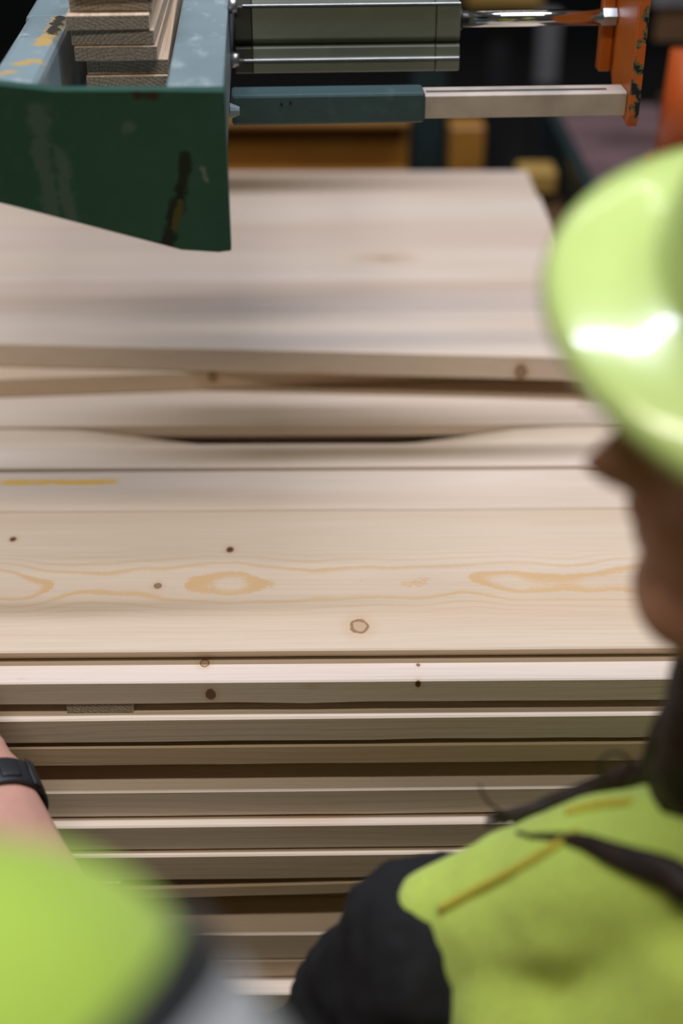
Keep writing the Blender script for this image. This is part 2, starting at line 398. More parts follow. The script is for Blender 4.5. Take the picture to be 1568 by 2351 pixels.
for i, (zt, zb, yf, m, l) in enumerate(front):
    tilt = random.uniform(-.004, .004) if 0 < i < 11 else 0
    zf = zt
    if i == 7: zf = lambda x: -.1935-.011*max(0, min(1, (.1-x)/.4))
    fy = (lambda x, yf=yf, tilt=tilt: yf + tilt*(x+.02))
    board(fy, yf+.19, zf, abs(zt-zb) - (.0088 if i == 7 else 0), m, l, rough=.0011 if i in (0, 1, 2, 6, 7) else .0006, x1=XR+.045+random.uniform(-.003, .004))
# second row of the layer under the top boards
board(.172, .30, -.0125, .021, M['wood'], 'hidden board behind the bright knotted edge board')
board(.375, .66, -.0125, .021, M['wood'], 'hidden board under the middle of the top layer')
board(.664, .98, -.0125, .021, M['wood'], 'hidden board under the back of the top layer')
for k in range(9):
    z = -.0335 - .029*k
    board(.60, .98, z-.004, .025, M['wood'], 'board in the hidden back row of the stack', group='hidden back row of the stack', seg=2)
z = -.322
while z > FLOOR + .14:
    for ya, yb in ((-.05, .14), (.60, .98)):
        board(ya+random.uniform(-.012, .012), yb, z, .0255, M['wood'], 'board in the lowest part of the stack below the frame', group='lowest boards of the stack', seg=2)
    z -= .0285
for x in (-1.0, -.1):
    o = obj('timber_bearer', box(-.05, .05, -.02, .96, 0, z+.0285-.0255-FLOOR-.0005, bev=.003), M['wood_c'], loc=(x, 0, FLOOR))
    tag(o, 'square timber bearer on the floor under the lumber stack', 'beam', 'bearers under the stack')

def sticker(x0, x1, y0, y1, z0, z1, label, mat, group, rz=0):
    cx, cz = (x0+x1)/2, z0
    o = obj('wooden_sticker', box(x0-cx, x1-cx, 0, y1-y0, 0, z1-z0, bev=.0004), mat, loc=(cx, y0, cz))
    o.rotation_euler.z = rz
    return tag(o, label, 'lath', group)
sticker(-.1930, -.1440, -.0195, .9, -.0425, -.0337, 'thin spacer lath end between the two uppermost front boards', M['end'], 'spacer laths in the stack')
sticker(-.2225, -.1625, -.0455, .13, -.2011, -.1904, 'pale spacer lath end low in the stack beside the bare forearm', M['end'], 'spacer laths in the stack')

# ------------------------------------------------------------------ lath magazine and pusher (all in one turned frame)
MO, MR = Vector((-.0627, .06, .3935)), R(2.5)
def mroot(name, label, cat): return tag(empty(name, MO, MR), label, cat)
mag = mroot('lath_magazine', 'worn green and blue-grey steel magazine holding stacked laths above the boards', 'machine')
pl = prism([(0, 0), (0, -.1068), (-.008, -.1072), (-.033, -.1055), (-.150, -.0700), (-.29, -.0270), (-.29, .0085), (-.145, .0060), (-.108, .0012), (-.040, .0002)], 'y', 0, .012, bev=.0012)
obj('front_plate', pl, M['plate'], mag)['label'] = 'dark green plate with scraped paint'
obj('rail', box(-.0378, -.0008, .0125, .77, -.052, 0, bev=.002, seg=2), M['rail'], mag)
obj('rail', box(-.152, -.119, .0125, .215, -.058, .004, bev=.007, seg=3), M['rail'], mag)
obj('rail_block', box(-.154, -.116, .2155, .77, -.058, .002, bev=.004, seg=2), M['rail'], mag)
obj('shelf_plate', box(-.1185, -.0382, .06, .46, -.060, -.0535), M['rail'], mag)
obj('gusset', prism([(.0125, -.0525), (.060, -.0525), (.060, -.060), (.016, -.1055), (.0125, -.1055)], 'x', -.008, -.0012, bev=.0008), M['steel'], mag)
bm = bmesh.new(); cyl(bm, (-.0012, .19, -.0645), (.006, .19, -.0645), .006, .003, 12); obj('weld_stud', bm, M['rail'], mag)
obj('cross_beam', box(-1.6, .165, .7705, .81, -.075, .03, bev=.003), M['rail'], mag)
obj('post', box(-1.6, -1.5, .811, .90, FLOOR-MO.z, .03, bev=.003), M['rail'], mag)
# the laths lying in it
zs, t = -.0535, .0107
dx = [.0020, .0045, .0062, .0070, .0, -.0015, -.0040, -.0020, .0010, .0]
dy = [.004, .006, .0, .003, -.003, -.002, -.004, .006, .002, .004]
ln = ['lowest visible lath in the green magazine, behind the plate edge', 'second lath from the bottom of the magazine, darker end grain']
names = ['lath at the very bottom of the magazine, hidden behind the green plate', 'lowest lath showing over the green plate edge', 'second lowest lath showing in the magazine, shifted right',
         'third lowest lath showing in the magazine, fully grey end', 'middle lath in the magazine with slanted end grain', 'lath in the magazine just under the stepped top pair',
         'lath in the magazine with bright pink upper edge', 'upper lath in the magazine with curved growth rings', 'topmost lath in view, cut by the frame edge', 'lath above the frame edge on the magazine stack']
for i in range(9):
    z0 = zs + i*t + .0003
    cx, y0 = -.0785 + dx[i], .128 + dy[i]
    o = obj('wooden_lath', box(-.029, .029, 0, .318, 0, t-.0006, bev=.0005), M['end'])
    m = Matrix.Translation(MO) @ Matrix.Rotation(MR, 4, 'Z') @ Matrix.Translation((cx, y0, z0)) @ Matrix.Rotation(R(random.uniform(-.8, .8)), 4, 'Z')
    o.matrix_world = m
    tag(o, names[i], 'lath', 'laths stacked in the magazine')

pc = mroot('pneumatic_cylinder', 'olive grey square pneumatic cylinder with polished rod beside the magazine', 'cylinder')
prof = [(.25, 0), (.25, -.0245), (.256, -.0305), (.249, -.0312), (.249, -.0395), (.2475, -.0405), (.2475, -.0500), (.252, -.0515), (.30, -.0515), (.30, .0010), (.2515, .0010)]
def sc(p, k): return [((y-.275)*k+.275, (z+.025)*k-.025) for y, z in p]
obj('barrel', prism(prof, 'x', .0175, .1628, bev=.0006), M['olive'], pc)
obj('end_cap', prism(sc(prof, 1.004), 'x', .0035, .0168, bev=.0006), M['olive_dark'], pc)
obj('end_cap', prism(sc(prof, 1.006), 'x', .1634, .1825, bev=.0008), M['olive'], pc)
for z, dz in ((.001, .0008), (-.0405, .0009)):
    obj('bright_ridge', box(.010, .1822, .2462 if z < 0 else .2490, .2480 if z < 0 else .2512, z-dz, z+dz, bev=.0003), M['steel'], pc)
for z in (.001, -.0405):
    bm = bmesh.new(); cyl(bm, (-.0005, .2515, z), (.0062, .2515, z), .0062, n=16); obj('tie_bolt', bm, M['steel'], pc, True)
bm = bmesh.new(); cyl(bm, (.1815, .262, -.0135), (.300, .262, -.0135), .0063, n=28); rod = obj('piston_rod', bm, M['chrome'], pc, True)
bm = bmesh.new(); cyl(bm, (.1825, .262, -.0135), (.1850, .262, -.0135), .0085, n=24); obj('rod_seal', bm, M['black'], pc, True)
bm = bmesh.new(); cyl(bm, (.2985, .262, -.0135), (.3095, .262, -.0135), .0075, n=6); obj('lock_nut', bm, M['steel'], rod)

gt = mroot('guide_tube', 'teal painted square guide tube with chipped edges under the cylinder', 'tube')
obj('sleeve', box(-.0005, .1505, .2, .2270, -.0790, -.0555, bev=.0022, seg=2), M['teal'], gt)
for x, z in ((.0385, -.0625), (.0455, -.0615)):
    bm = bmesh.new(); cyl(bm, (x, .1994, z), (x, .202, z), .0011, n=10); obj('pit', bm, M['black'], gt)
sb = mroot('slide_bar', 'worn grey-white slide bar coming out of the teal guide tube', 'bar')
obj('bar', prism([(.2025, -.0765), (.2025, -.0590), (.2050, -.0575), (.2245, -.0575), (.2245, -.0765)], 'x', .1506, .3100, bev=.0006), M['nylon'], sb)
obj('scraped_strip', box(.152, .295, .208, .213, -.0575, -.0572), M['steel'], sb)

pp = mroot('pusher_plate', 'orange pusher plate with chipped front edge at the rod end', 'plate')
obj('plate', prism([(.197, -.0760), (.2, -.0835), (.252, -.0700), (.272, -.05), (.272, .022), (.197, .022)], 'x', .3103, .3188, bev=.0008), M['orange'], pp)
obj('front_edge_strip', prism([(.1935, -.0745), (.1965, -.0835), (.1968, .022), (.1935, .022)], 'x', .3106, .3186, bev=.0004), M['orange_edge'], pp)
obj('back_flange', box(.2995, .3098, .264, .275, -.0570, .022, bev=.001), M['orange'], pp)
bm = bmesh.new(); cyl(bm, (.3188, .262, -.0135), (.3260, .262, -.0135), .0085, n=6); obj('nut', bm, M['steel'], pp)

# ------------------------------------------------------------------ blurred machinery behind the stack
M['amber'] = worn_paint('amber_paint', (.30, .135, .018), False, rough=.5, scuff=(.3, .12, .02))
M['yellow'] = worn_paint('dull_yellow_paint', (.36, .22, .05), False, rough=.5, scuff=(.3, .2, .06))
M['belt'] = plain('purple_brown_belt', (.13, .075, .075), .6, var=.25, vs=12)
M['orange_red'] = worn_paint('orange_red_paint', (.48, .085, .012), False, rough=.4, scuff=(.5, .1, .02))
M['grey'] = plain('grey_paint', (.13, .125, .125), .45)
M['darkteal'] = plain('dark_teal_steel', (.012, .024, .024), .5)
M['brown'] = plain('brown_timber', (.10, .05, .02), .6)

def Bt(name, label, cat, loc): return tag(empty(name, loc), label, cat)
b = Bt('steel_channel', 'amber painted steel channel beam low behind the stack', 'beam', (0, 1.32, -.066))
obj('web', box(-.95, .131, .030, .038, .006, .078), M['amber'], b)
obj('flange', box(-.95, .131, 0, .038, .0785, .086, bev=.001), M['amber'], b)
obj('flange', box(-.95, .131, 0, .038, 0, .0055, bev=.001), M['amber'], b)
for x in (-.5, 0): obj('leg', box(x-.03, x+.03, .004, .034, FLOOR+.066, -.0005), M['darkteal'], b)
b = Bt('machine_post', 'dark teal machine post between two amber beams', 'post', (.162, 1.36, FLOOR))
obj('column', box(-.027, .027, 0, .06, .012, 1.42, bev=.003), M['darkteal'], b); obj('foot_plate', box(-.06, .028, -.03, .09, 0, .0115), M['darkteal'], b)
b = Bt('amber_post', 'amber painted short post right of the dark teal post', 'post', (.219, 1.31, FLOOR))
obj('column', box(-.027, .027, 0, .05, .012, 1.215, bev=.003), M['amber'], b); obj('foot_plate', box(-.0275, .06, -.03, .08, 0, .0115), M['amber'], b)
b = Bt('yellow_motor_box', 'small dull yellow machine box beyond the right end of the stack', 'box', (.318, 1.22, FLOOR))
obj('housing', box(-.028, .030, 0, .06, 1.136, 1.172, bev=.006, seg=2), M['yellow'], b); obj('stand', box(-.02, .02, .02, .055, 0, 1.1355), M['brown'], b)
b = Bt('yellow_cross_bar', 'dull yellow crossbar high in the dark behind the piston rod', 'beam', (.355, 2.05, FLOOR))
obj('bar', box(-.075, .075, 0, .05, 1.24, 1.33, bev=.004), M['yellow'], b); obj('post', box(-.02, .02, .0505, .09, 0, 1.30), M['black'], b)
b = Bt('grey_post', 'pale grey slim post in the dark behind the piston rod', 'post', (.428, 1.92, FLOOR))
obj('sleeve', box(-.021, .021, 0, .04, 1.12, 1.255, bev=.004), M['grey'], b); obj('column', box(-.018, .018, .003, .037, 0.01, 1.1195), M['black'], b); obj('foot_plate', box(-.04, .04, -.02, .06, 0, .0095), M['black'], b)
b = Bt('belt_conveyor', 'purple brown conveyor belt running beside the right end of the stack', 'conveyor', (.475, 1.2, FLOOR))
obj('belt', prism([(-.095, -.35), (.06, -.42), (.075, .30), (-.095, .30)], 'z', 1.185, 1.197, bev=.002), M['belt'], b)
obj('side_rail', box(-.115, -.0955, -.35, .30, 1.13, 1.200, bev=.002), M['darkteal'], b)
obj('side_rail', box(.0755, .095, -.35, .30, 1.13, 1.215, bev=.002), M['brown'], b)
obj('bed', box(-.095, .075, -.33, .30, 1.135, 1.184), M['brown'], b)
for y in (-.3, .25): obj('leg', box(-.09, .09, y-.02, y+.02, 0, 1.1345), M['brown'], b)
b = Bt('orange_frame', 'orange red machine frame with rounded housings at the right edge', 'machine', (.415, .70, FLOOR))
for x, r in ((-.016, .034), (.060, .038)):
    bm = bmesh.new(); cyl(bm, (x, 0, 1.345), (x+.008, .012, 1.465), r, r, 24); obj('housing', bm, M['orange_red'], b, True)
obj('bracket', box(-.05, .10, -.03, .04, 1.30, 1.3445), M['orange_red'], b); obj('column', box(.02, .07, .0, .035, 0, 1.2995), M['brown'], b)
b = Bt('grey_cross_rail', 'grey horizontal rail behind the orange plate at the right edge', 'beam', (.62, 1.22, FLOOR))
obj('rail', box(-.16, .35, 0, .03, 1.405, 1.432, bev=.003), M['grey'], b); obj('backing', box(-.15, .34, .005, .028, 1.36, 1.4045), M['brown'], b)
obj('column', box(.12, .16, .0305, .07, 0, 1.40), M['brown'], b)
b = Bt('gap_fill_timber', 'brown timber added to fill the dark gap beyond the right end of the stack', 'beam', (.31, .55, FLOOR))  # added timber, its brown stands in for warm shade in the gap
obj('timber', box(0, .09, 0, .72, 1.03, 1.12, bev=.003), M['brown'], b); 
for y in (.05, .65): obj('trestle', box(.01, .08, y-.03, y+.03, 0, 1.0295), M['brown'], b)

# ------------------------------------------------------------------ people
from mathutils.bvhtree import BVHTree
def skin(name, col):
    t = NT(name); co = t.new('ShaderNodeTexCoord').outputs['Object']
    n = t.ramp(t.noise(co, 30, 4), .3, .7); f = t.ramp(t.noise(co, 420, 3), .35, .7)
    c = t.mix(n, tuple(x*.9 for x in col), tuple(x*1.06 for x in col)); c = t.mix(t.math('MULTIPLY', f, .22), c, tuple(x*k for x, k in zip(col, (.9, .7, .62))))
    t.link(c, t.b.inputs['Base Color']); t.b.inputs['Roughness'].default_value = .5
    t.b.inputs['Subsurface Weight'].default_value = .12; t.b.inputs['Subsurface Radius'].default_value = (.008, .003, .0015)
    t.bump(f, .15, .0006); return t.m
M['skin_a'] = skin('skin_warm', (.54, .26, .15)); M['skin_b'] = skin('skin_pink', (.56, .30, .23))
def cloth(name, col, rough=.85, sheen=.2):
    m = plain(name, col, rough, var=.07, vs=300); m.node_tree.nodes['Principled BSDF'].inputs['Sheen Weight'].default_value = sheen; return m
M['hivis'] = cloth('yellow_green_vest_cloth', (.53, .68, .11))
M['hivis_b'] = cloth('green_jacket_cloth', (.31, .45, .045))
M['blackcloth'] = cloth('black_sleeve_cloth', (.0035, .0035, .004), sheen=0)
M['trim'] = cloth('black_trim', (.008, .009, .010), .6, .05)
M['piping'] = cloth('yellow_piping', (.55, .48, .04))
M['tape'] = plain('silver_reflective_tape', (.50, .51, .52), .4, .2, var=.05)
M['trouser'] = cloth('dark_work_trousers', (.02, .022, .028))
M['hair'] = plain('dark_brown_hair', (.018, .008, .003), .6, var=.3, vs=90)
M['helmet'] = plain('yellow_green_helmet_plastic', (.55, .69, .215), .2, var=.02, coat=.6); M['helmet'].node_tree.nodes['Principled BSDF'].inputs['Coat Roughness'].default_value = .03
M['eye'] = plain('eye', (.6, .58, .55), .2); M['rubber'] = plain('black_rubber_strap', (.016, .017, .019), .5, var=.08, vs=200)
M['shoe'] = plain('black_shoe', (.012, .011, .01), .5)

def frame(f, u, o):
    f = Vector(f).normalized(); l = Vector(u).cross(f).normalized(); u = f.cross(l)
    return Matrix(((f.x, l.x, u.x, o[0]), (f.y, l.y, u.y, o[1]), (f.z, l.z, u.z, o[2]), (0, 0, 0, 1)))

def head_mesh(bm, mw, s=1.0):
    T = [(-.121, .050, .012, .012, 0), (-.118, .074, -.004, .028, 0), (-.110, .086, -.02, .040, 0), (-.098, .0895, -.035, .048, 0), (-.088, .0845, -.045, .052, 0), (-.080, .0800, -.055, .055, 0),
         (-.073, .0910, -.06, .057, .001), (-.0665, .0850, -.065, .059, 0), (-.060, .0930, -.068, .061, .003), (-.051, .0850, -.07, .063, .004), (-.0455, .0850, -.072, .065, .020),
         (-.037, .0850, -.075, .067, .030), (-.027, .0850, -.08, .069, .022), (-.012, .0840, -.085, .071, .0105), (.004, .0830, -.09, .0725, .005), (.022, .0865, -.095, .074, .002), (.045, .079, -.098, .073, 0),
         (.07, .061, -.090, .067, 0), (.086, .040, -.072, .053, 0), (.097, .024, -.048, .033, 0), (.101, .006, -.02, .010, 0)]
    P = smoothpts(T, 3); n = 56; rings = []
    for z, xf, xb, wd, nose in P:
        cx = (xf+xb)/2; a = (xf-xb)/2; ring = []
        for k in range(n):
            ph = 2*math.pi*k/n; d = ph if ph < math.pi else ph-2*math.pi
            c, sn = math.cos(d), math.sin(d)
            x = cx + a*math.copysign(abs(c)**.85, c); y = wd*math.copysign(abs(sn)**.85, sn)
            x += nose*math.exp(-(y/(.0125 if z < -.03 else .010))**2)*(1 if c > 0 else 0)
            if c > 0: x -= .007*math.exp(-((abs(y)-.032)/.012)**2 - ((z-.002)/.011)**2)
            ring.append(bm.verts.new(mw @ (s*Vector((x, y, z)))))
        rings.append(ring)
    for A, B in zip(rings, rings[1:]):
        for k in range(n): bm.faces.new((A[k], A[(k+1) % n], B[(k+1) % n], B[k]))
    bm.faces.new(rings[0][::-1]); bm.faces.new(rings[-1])
    R3 = mw.to_3x3()
    for sg in (-1, 1): ball(bm, mw @ (s*Vector((-.008, sg*.074, -.012))), (.016*s, .006*s, .030*s), R3)

def hand(bm, W, fwd, up, s=1.0, thumb=1, curl=.25):
    """palm + five fingers from wrist W; thumb=+1 on the left of fwd"""
    m = frame(fwd, up, W); R3 = m.to_3x3()
    for x, y, r in ((.02, 0, (.026, .026, .014)), (.05, .0, (.03, .036, .0135)), (.075, 0, (.02, .039, .012))):
        ball(bm, m @ (s*Vector((x, y, 0))), tuple(s*q for q in r), R3)
    for i, (y, L, sp) in enumerate(((.030, .070, .10), (.010, .078, .03), (-.011, .072, -.05), (-.031, .056, -.14))):
        y *= thumb; sp *= thumb; p = Vector((.078, y, .002)); ang = -.05; pts = [(*(m @ (s*p)), .0092*s)]
        for j, fr in enumerate((.45, .30, .25)):
            ang -= curl*(.6, 1.2, .9)[j]; p = p + L*fr*Vector((math.cos(ang)*math.cos(sp), math.sin(sp), math.sin(ang)))
            pts.append((*(m @ (s*p)), (.0086, .0080, .0070)[j]*s))
        chain(bm, pts, .5)
    th = [(.018, .024, -.004, .013), (.045, .048, -.010, .011), (.070, .058, -.014, .0095), (.092, .061, -.018, .008)]
    chain(bm, [(*(m @ (s*Vector((a, b*thumb, c)))), r*s) for a, b, c, r in th], .5)

def person(label, bodyfn, mat, vox):
    bm = bmesh.new(); bodyfn(bm)
    base = Vector(label[2])
    bmesh.ops.translate(bm, verts=bm.verts[:], vec=-base)
    o = obj('person', bm, mat, loc=base); remesh(o, vox, 3)
    return tag(o, label[0], 'person')

def worn(name, fn_, mat, parent, vox=.007, it=6, folds=None, label=None):
    bm = bmesh.new(); fn_(bm); bmesh.ops.translate(bm, verts=bm.verts[:], vec=-parent.location)
    o = obj(name, bm, mat, parent); remesh(o, vox, it)
    if folds: wrinkle(o, *folds)
    if label: o['label'] = label
    return o

def hit(o, px, py, lift=0.0):
    if o.name not in BV:
        dg = bpy.context.evaluated_depsgraph_get(); me = o.evaluated_get(dg).to_mesh()
        mw = o.matrix_basis if o.parent is None else o.parent.matrix_basis @ o.matrix_basis
        BV[o.name] = BVHTree.FromPolygons([mw @ v.co for v in me.vertices], [p.vertices[:] for p in me.polygons])
    d = (at(px, py, 1)-CAM).normalized(); h = BV[o.name].ray_cast(CAM, d)[0]
    return (h - d*lift) if h else None
BV = {}

# ---- worker on the right: faces the stack, head turned left
NOSE = at(1362, 1066, .605)
HF, HU = Vector((-1, .04, -.05)), Vector((-.05, .02, .98))
HS = 1.07
hm = frame(HF, HU, (0, 0, 0)); HO = NOSE - hm.to_3x3() @ (HS*Vector((.108, 0, -.037)))
hm = frame(HF, HU, HO)
SHL, SHR, NB = Vector((.080, -.262, -.022)), Vector((.425, -.33, .02)), Vector((.262, -.305, .10))
ELL, WRL = Vector((-.045, -.225, -.265)), Vector((.02, -.14, -.46))
ELR, WRR = Vector((.47, -.34, -.27)), Vector((.44, -.22, -.47))
PB = (.27, -.38, FLOOR)
TR = [(.255, -.315, .03, .10, .075, .06), (.25, -.325, -.08, .155, .105, .10), (.255, -.345, -.22, .145, .10, .10), (.262, -.365, -.36, .14, .10, .10), (.268, -.38, -.47, .165, .115, .09)]
def body_r(bm):
    head_mesh(bm, hm, HS)
    chain(bm, [(*NB, .056), (*(NB+Vector((.0, .008, .06))), .053), (*(HO+Vector((.02, -.01, -.06))), .056)], .3)
    chain(bm, TR, .25)
    chain(bm, [(*(NB-Vector((0, 0, .025))), .04), (*(SHL-Vector((0, 0, .012))), .038)], .3); chain(bm, [(*NB, .05), (*SHR, .055)], .3)
    chain(bm, [(*(SHL+Vector((-.012, 0, -.03))), .042), (*ELL, .038), (*(ELL*.6+WRL*.4), .038), (*WRL, .025)], .3)
    chain(bm, [(*SHR, .052), (*ELR, .038), (*(ELR*.6+WRR*.4), .038), (*WRR, .025)], .3)
    hand(bm, WRL, (.05, .35, -.93), (-.9, .2, 0), .92, -1, .3); hand(bm, WRR, (-.05, .35, -.93), (.9, .2, 0), .92, 1, .3)
    for sx in (-.085, .085):
        chain(bm, [(.268+sx, -.38, -.50, .082), (.27+sx, -.37, -.80, .05), (.27+sx, -.385, -.93, .047), (.27+sx, -.385, -1.13, .036)], .3)
        chain(bm, [(.27+sx, -.40, FLOOR+.045, .036), (.27+sx, -.27, FLOOR+.033, .032)], .3)
pr = person(('person in yellow-green vest, black sleeves and helmet leaning over the stack at right', 0, PB), body_r, M['skin_a'], .0042)
up = lambda v, d: [(*p[:3], *(q+d for q in p[3:])) for p in v]
def vest_r(bm):
    chain(bm, up(TR[:4], .024), .2)
    chain(bm, [(.285, -.33, .088, .064), (.205, -.305, .078, .056), (.140, -.285, .040, .052), (*(SHL+Vector((.006, -.002, .018))), .044), (*(SHL+Vector((-.018, .002, .020))), .030)], .2)
    chain(bm, [(.285, -.33, .075, .062), (.33, -.33, .062, .060), (*(SHR+Vector((-.02, -.004, .016))), .062)], .2)
    chain(bm, [(*(SHL+Vector((.045, -.012, .012))), .062), (.13, -.325, -.09, .075), (.13, -.345, -.25, .08)], .2)
    chain(bm, [(*(SHR+Vector((-.03, -.01, .012))), .062), (.385, -.345, -.09, .075), (.385, -.355, -.25, .08)], .2)
vr = worn('vest', vest_r, M['hivis'], pr, .006, 8, (.06, .010), 'yellow-green high visibility vest')
def sleeve(S0, E0, W0, d):
    return lambda bm: chain(bm, [(*S0, .054+d), (*(S0*.5+E0*.5), .048+d), (*E0, .044+d), (*(E0*.6+W0*.4), .042+d), (*(E0*.12+W0*.88), .033+d)], .25)
worn('sleeve', sleeve(SHL+Vector((-.016, .004, -.016)), ELL, WRL, .008), M['blackcloth'], pr, .006, 5, (.035, .022), 'black long sleeve with folds')
worn('sleeve', sleeve(SHR, ELR, WRR, .012), M['blackcloth'], pr, .006, 5, (.035, .022), 'black long sleeve with folds')
def trousers(cx, cy, lean):
    def g(bm):
        chain(bm, [(cx, cy, -.42+lean, .172, .122, .08), (cx, cy, -.52+lean, .172, .122, .08)], .25)
        for sx in (-.085, .085): chain(bm, [(cx+sx, cy, -.52+lean, .100), (cx+sx, cy+.013, -.76, .082), (cx+sx, cy-.003, -.90, .074), (cx+sx, cy-.005, FLOOR+.085, .060)], .25)
    return g
worn('trousers', trousers(.268, -.38, 0), M['trouser'], pr, .012, 4)
def shoe(cx, cy):
    return lambda bm: (chain(bm, [(cx, cy-.02, FLOOR+.046, .046), (cx, cy+.06, FLOOR+.044, .044), (cx, cy+.13, FLOOR+.04, .040)], .25))
for sx in (-.085, .085): worn('shoe', shoe(.27+sx, -.39), M['shoe'], pr, .008, 4)
# eyes
for sg in (-1, 1):
    bm = bmesh.new(); ball(bm, hm @ (HS*Vector((.0705, sg*.031, .002))) - Vector(PB), .0115); obj('eye', bm, M['eye'], pr, True)
# hair: cap, fall beside the neck, locks on the shoulder
def hair_r(bm):
    R3 = hm.to_3x3()
    for c, r in (((-.026, 0, .026), (.080, .081, .080)), ((-.045, 0, -.015), (.062, .078, .075)), ((-.055, 0, -.06), (.05, .066, .06))): ball(bm, hm @ (HS*Vector(c)), tuple(HS*q for q in r), R3, 3)
    chain(bm, [(*at(1790, 1330, .66), .036), (*at(1690, 1560, .69), .033), (*at(1640, 1720, .72), .031), (*at(1600, 1830, .745), .026)], .2)
worn('hair', hair_r, M['hair'], pr, .005, 4, (.012, .006), 'long dark brown hair')
def lock(ps, o=None):
    bm = bmesh.new(); pts = []
    for px, py, d, r in ps:
        p = None
        if d is None: p = hit(vr, px, py, r*.5); d = .78
        pts.append((*((p if p else at(px, py, d)) - Vector(PB)), r))
    tube(bm, pts, 8, 8); obj('hair_lock', bm, M['hair'], pr, True)
rl = random.Random(9)
for k in range(16):
    j = lambda a=9: rl.uniform(-a, a)
    lock([(1610+j(15), 1560+j(30), .70, .006), (1545+j(22), 1680+j(), .73, .0085), (1515+j(14), 1775+j(12), .775, .009), (1420+j(20), 1800+j(12), .80, .0075), (1300+j(30), 1832+j(10), .815, .004), (1170+j(60), 1880+j(14), .825, .0016)])
for k in range(7):
    lock([(1690+j(10), 1930+j(20), .72, .006), (1600+j(9), 2032+j(16), None, .0075), (1530+j(9), 2006+j(14), None, .0065), (1420+j(9), 1962+j(10), None, .0048), (1330+j(14), 1930+j(8), None, .003), (1225+j(40), 1917+j(8), None, .0011)])
lock([(1395, 1800, .79, .0012), (1375, 1755, .78, .0011), (1410, 1727, .78, .0011), (1445, 1750, .78, .0011), (1430, 1800, .79, .0012)])
lock([(1180, 1880, .82, .0010), (1120, 1840, .82, .0009), (1100, 1800, .82, .0006)])
# vest piping and armhole trim laid on the cloth
def laid(name, ps, mat, lift, host, parent):
    pts = []
    for px, py, r in ps:
        p = hit(host, px, py, lift)
        if p: pts.append((*(p - parent.location), r))
    if len(pts) < 2: return None
    bm = tube(bmesh.new(), pts, 8, 6); return obj(name, bm, mat, parent, True)
laid('shoulder_piping', [(1010, 2088, .0028), (1090, 2045, .0028), (1180, 1998, .0028), (1270, 1945, .0028), (1330, 1905, .002)], M['piping'], .0008, vr, pr)
laid('collar_piping', [(1300, 1868, .003), (1370, 1850, .0034), (1450, 1842, .003)], M['piping'], .0008, vr, pr)

def helmet(name, m, label):
    root = empty(name); root.matrix_world = m; tag(root, label, 'helmet')
    a, b, h = .110, .094, .118; bm = bmesh.new(); n = 72; rings = []
    for i in range(19):
        psi = math.pi/2*(1-i/18)
        r = math.cos(psi)**.50; z = h*math.sin(psi)
        ring = []
        for k in range(n):
            ph = 2*math.pi*k/n; x, y = a*r*math.cos(ph), b*r*math.sin(ph)
            dz = .005*math.exp(-((abs(y))/.013)**2)*math.exp(-((x+.01)/.085)**4)+.003*math.exp(-((abs(y)-.042)/.006)**2)*math.exp(-((x+.01)/.07)**4)
            ring.append(bm.verts.new((x - .05*z, y, z+dz)))
        rings.append(ring)
    for e in (.06, .15, .3, .5, .7, .85, .95, 1.0, 1.01):
        ring = []
        for k in range(n):
            ph = 2*math.pi*k/n; c, sn = math.cos(ph), math.sin(ph); fr = max(0, c)
            A_, B_ = a + (.038 if c > 0 else .012)*e, b + .020*e
            ring.append(bm.verts.new((A_*c, B_*sn, -.004*min(1, e*4) - .011*e*e - (.003 if e > .99 else 0) - (.003 if e > 1 else 0))))
        rings.append(ring)
    for A, B in zip(rings, rings[1:]):
        for k in range(n): bm.faces.new((A[k], A[(k+1) % n], B[(k+1) % n], B[k]))
    bmesh.ops.remove_doubles(bm, verts=rings[0], dist=.0005)
    o = obj('shell', bm, M['helmet'], root, True); sm = o.modifiers.new('thickness', 'SOLIDIFY'); sm.thickness = .0028; sm.offset = -1
    bm = bmesh.new()
    for k in range(40):
        t0, t1 = 2*math.pi*k/40, 2*math.pi*(k+1)/40
        q = [bm.verts.new((.100*math.cos(t)*sx, .083*math.sin(t)*sx, z)) for t, z, sx in ((t0, -.03, 1), (t1, -.03, 1), (t1, .0, 1.02), (t0, .0, 1.02))]; bm.faces.new(q)
    bmesh.ops.remove_doubles(bm, verts=bm.verts[:], dist=.0002)
    o = obj('headband', bm, M['rubber'], root, True); sm = o.modifiers.new('thickness', 'SOLIDIFY'); sm.thickness = .002
    return root
hh = hm @ Matrix.Translation(HS*Vector((-.021, 0, .0255))) @ Matrix.Rotation(R(-11), 4, 'Y') @ Matrix.Rotation(R(-22), 4, 'X') @ Matrix.Diagonal((1.08, 1.08, 1.08, 1))
helmet('hard_hat', hh, 'yellow-green safety helmet on the worker at the right edge')

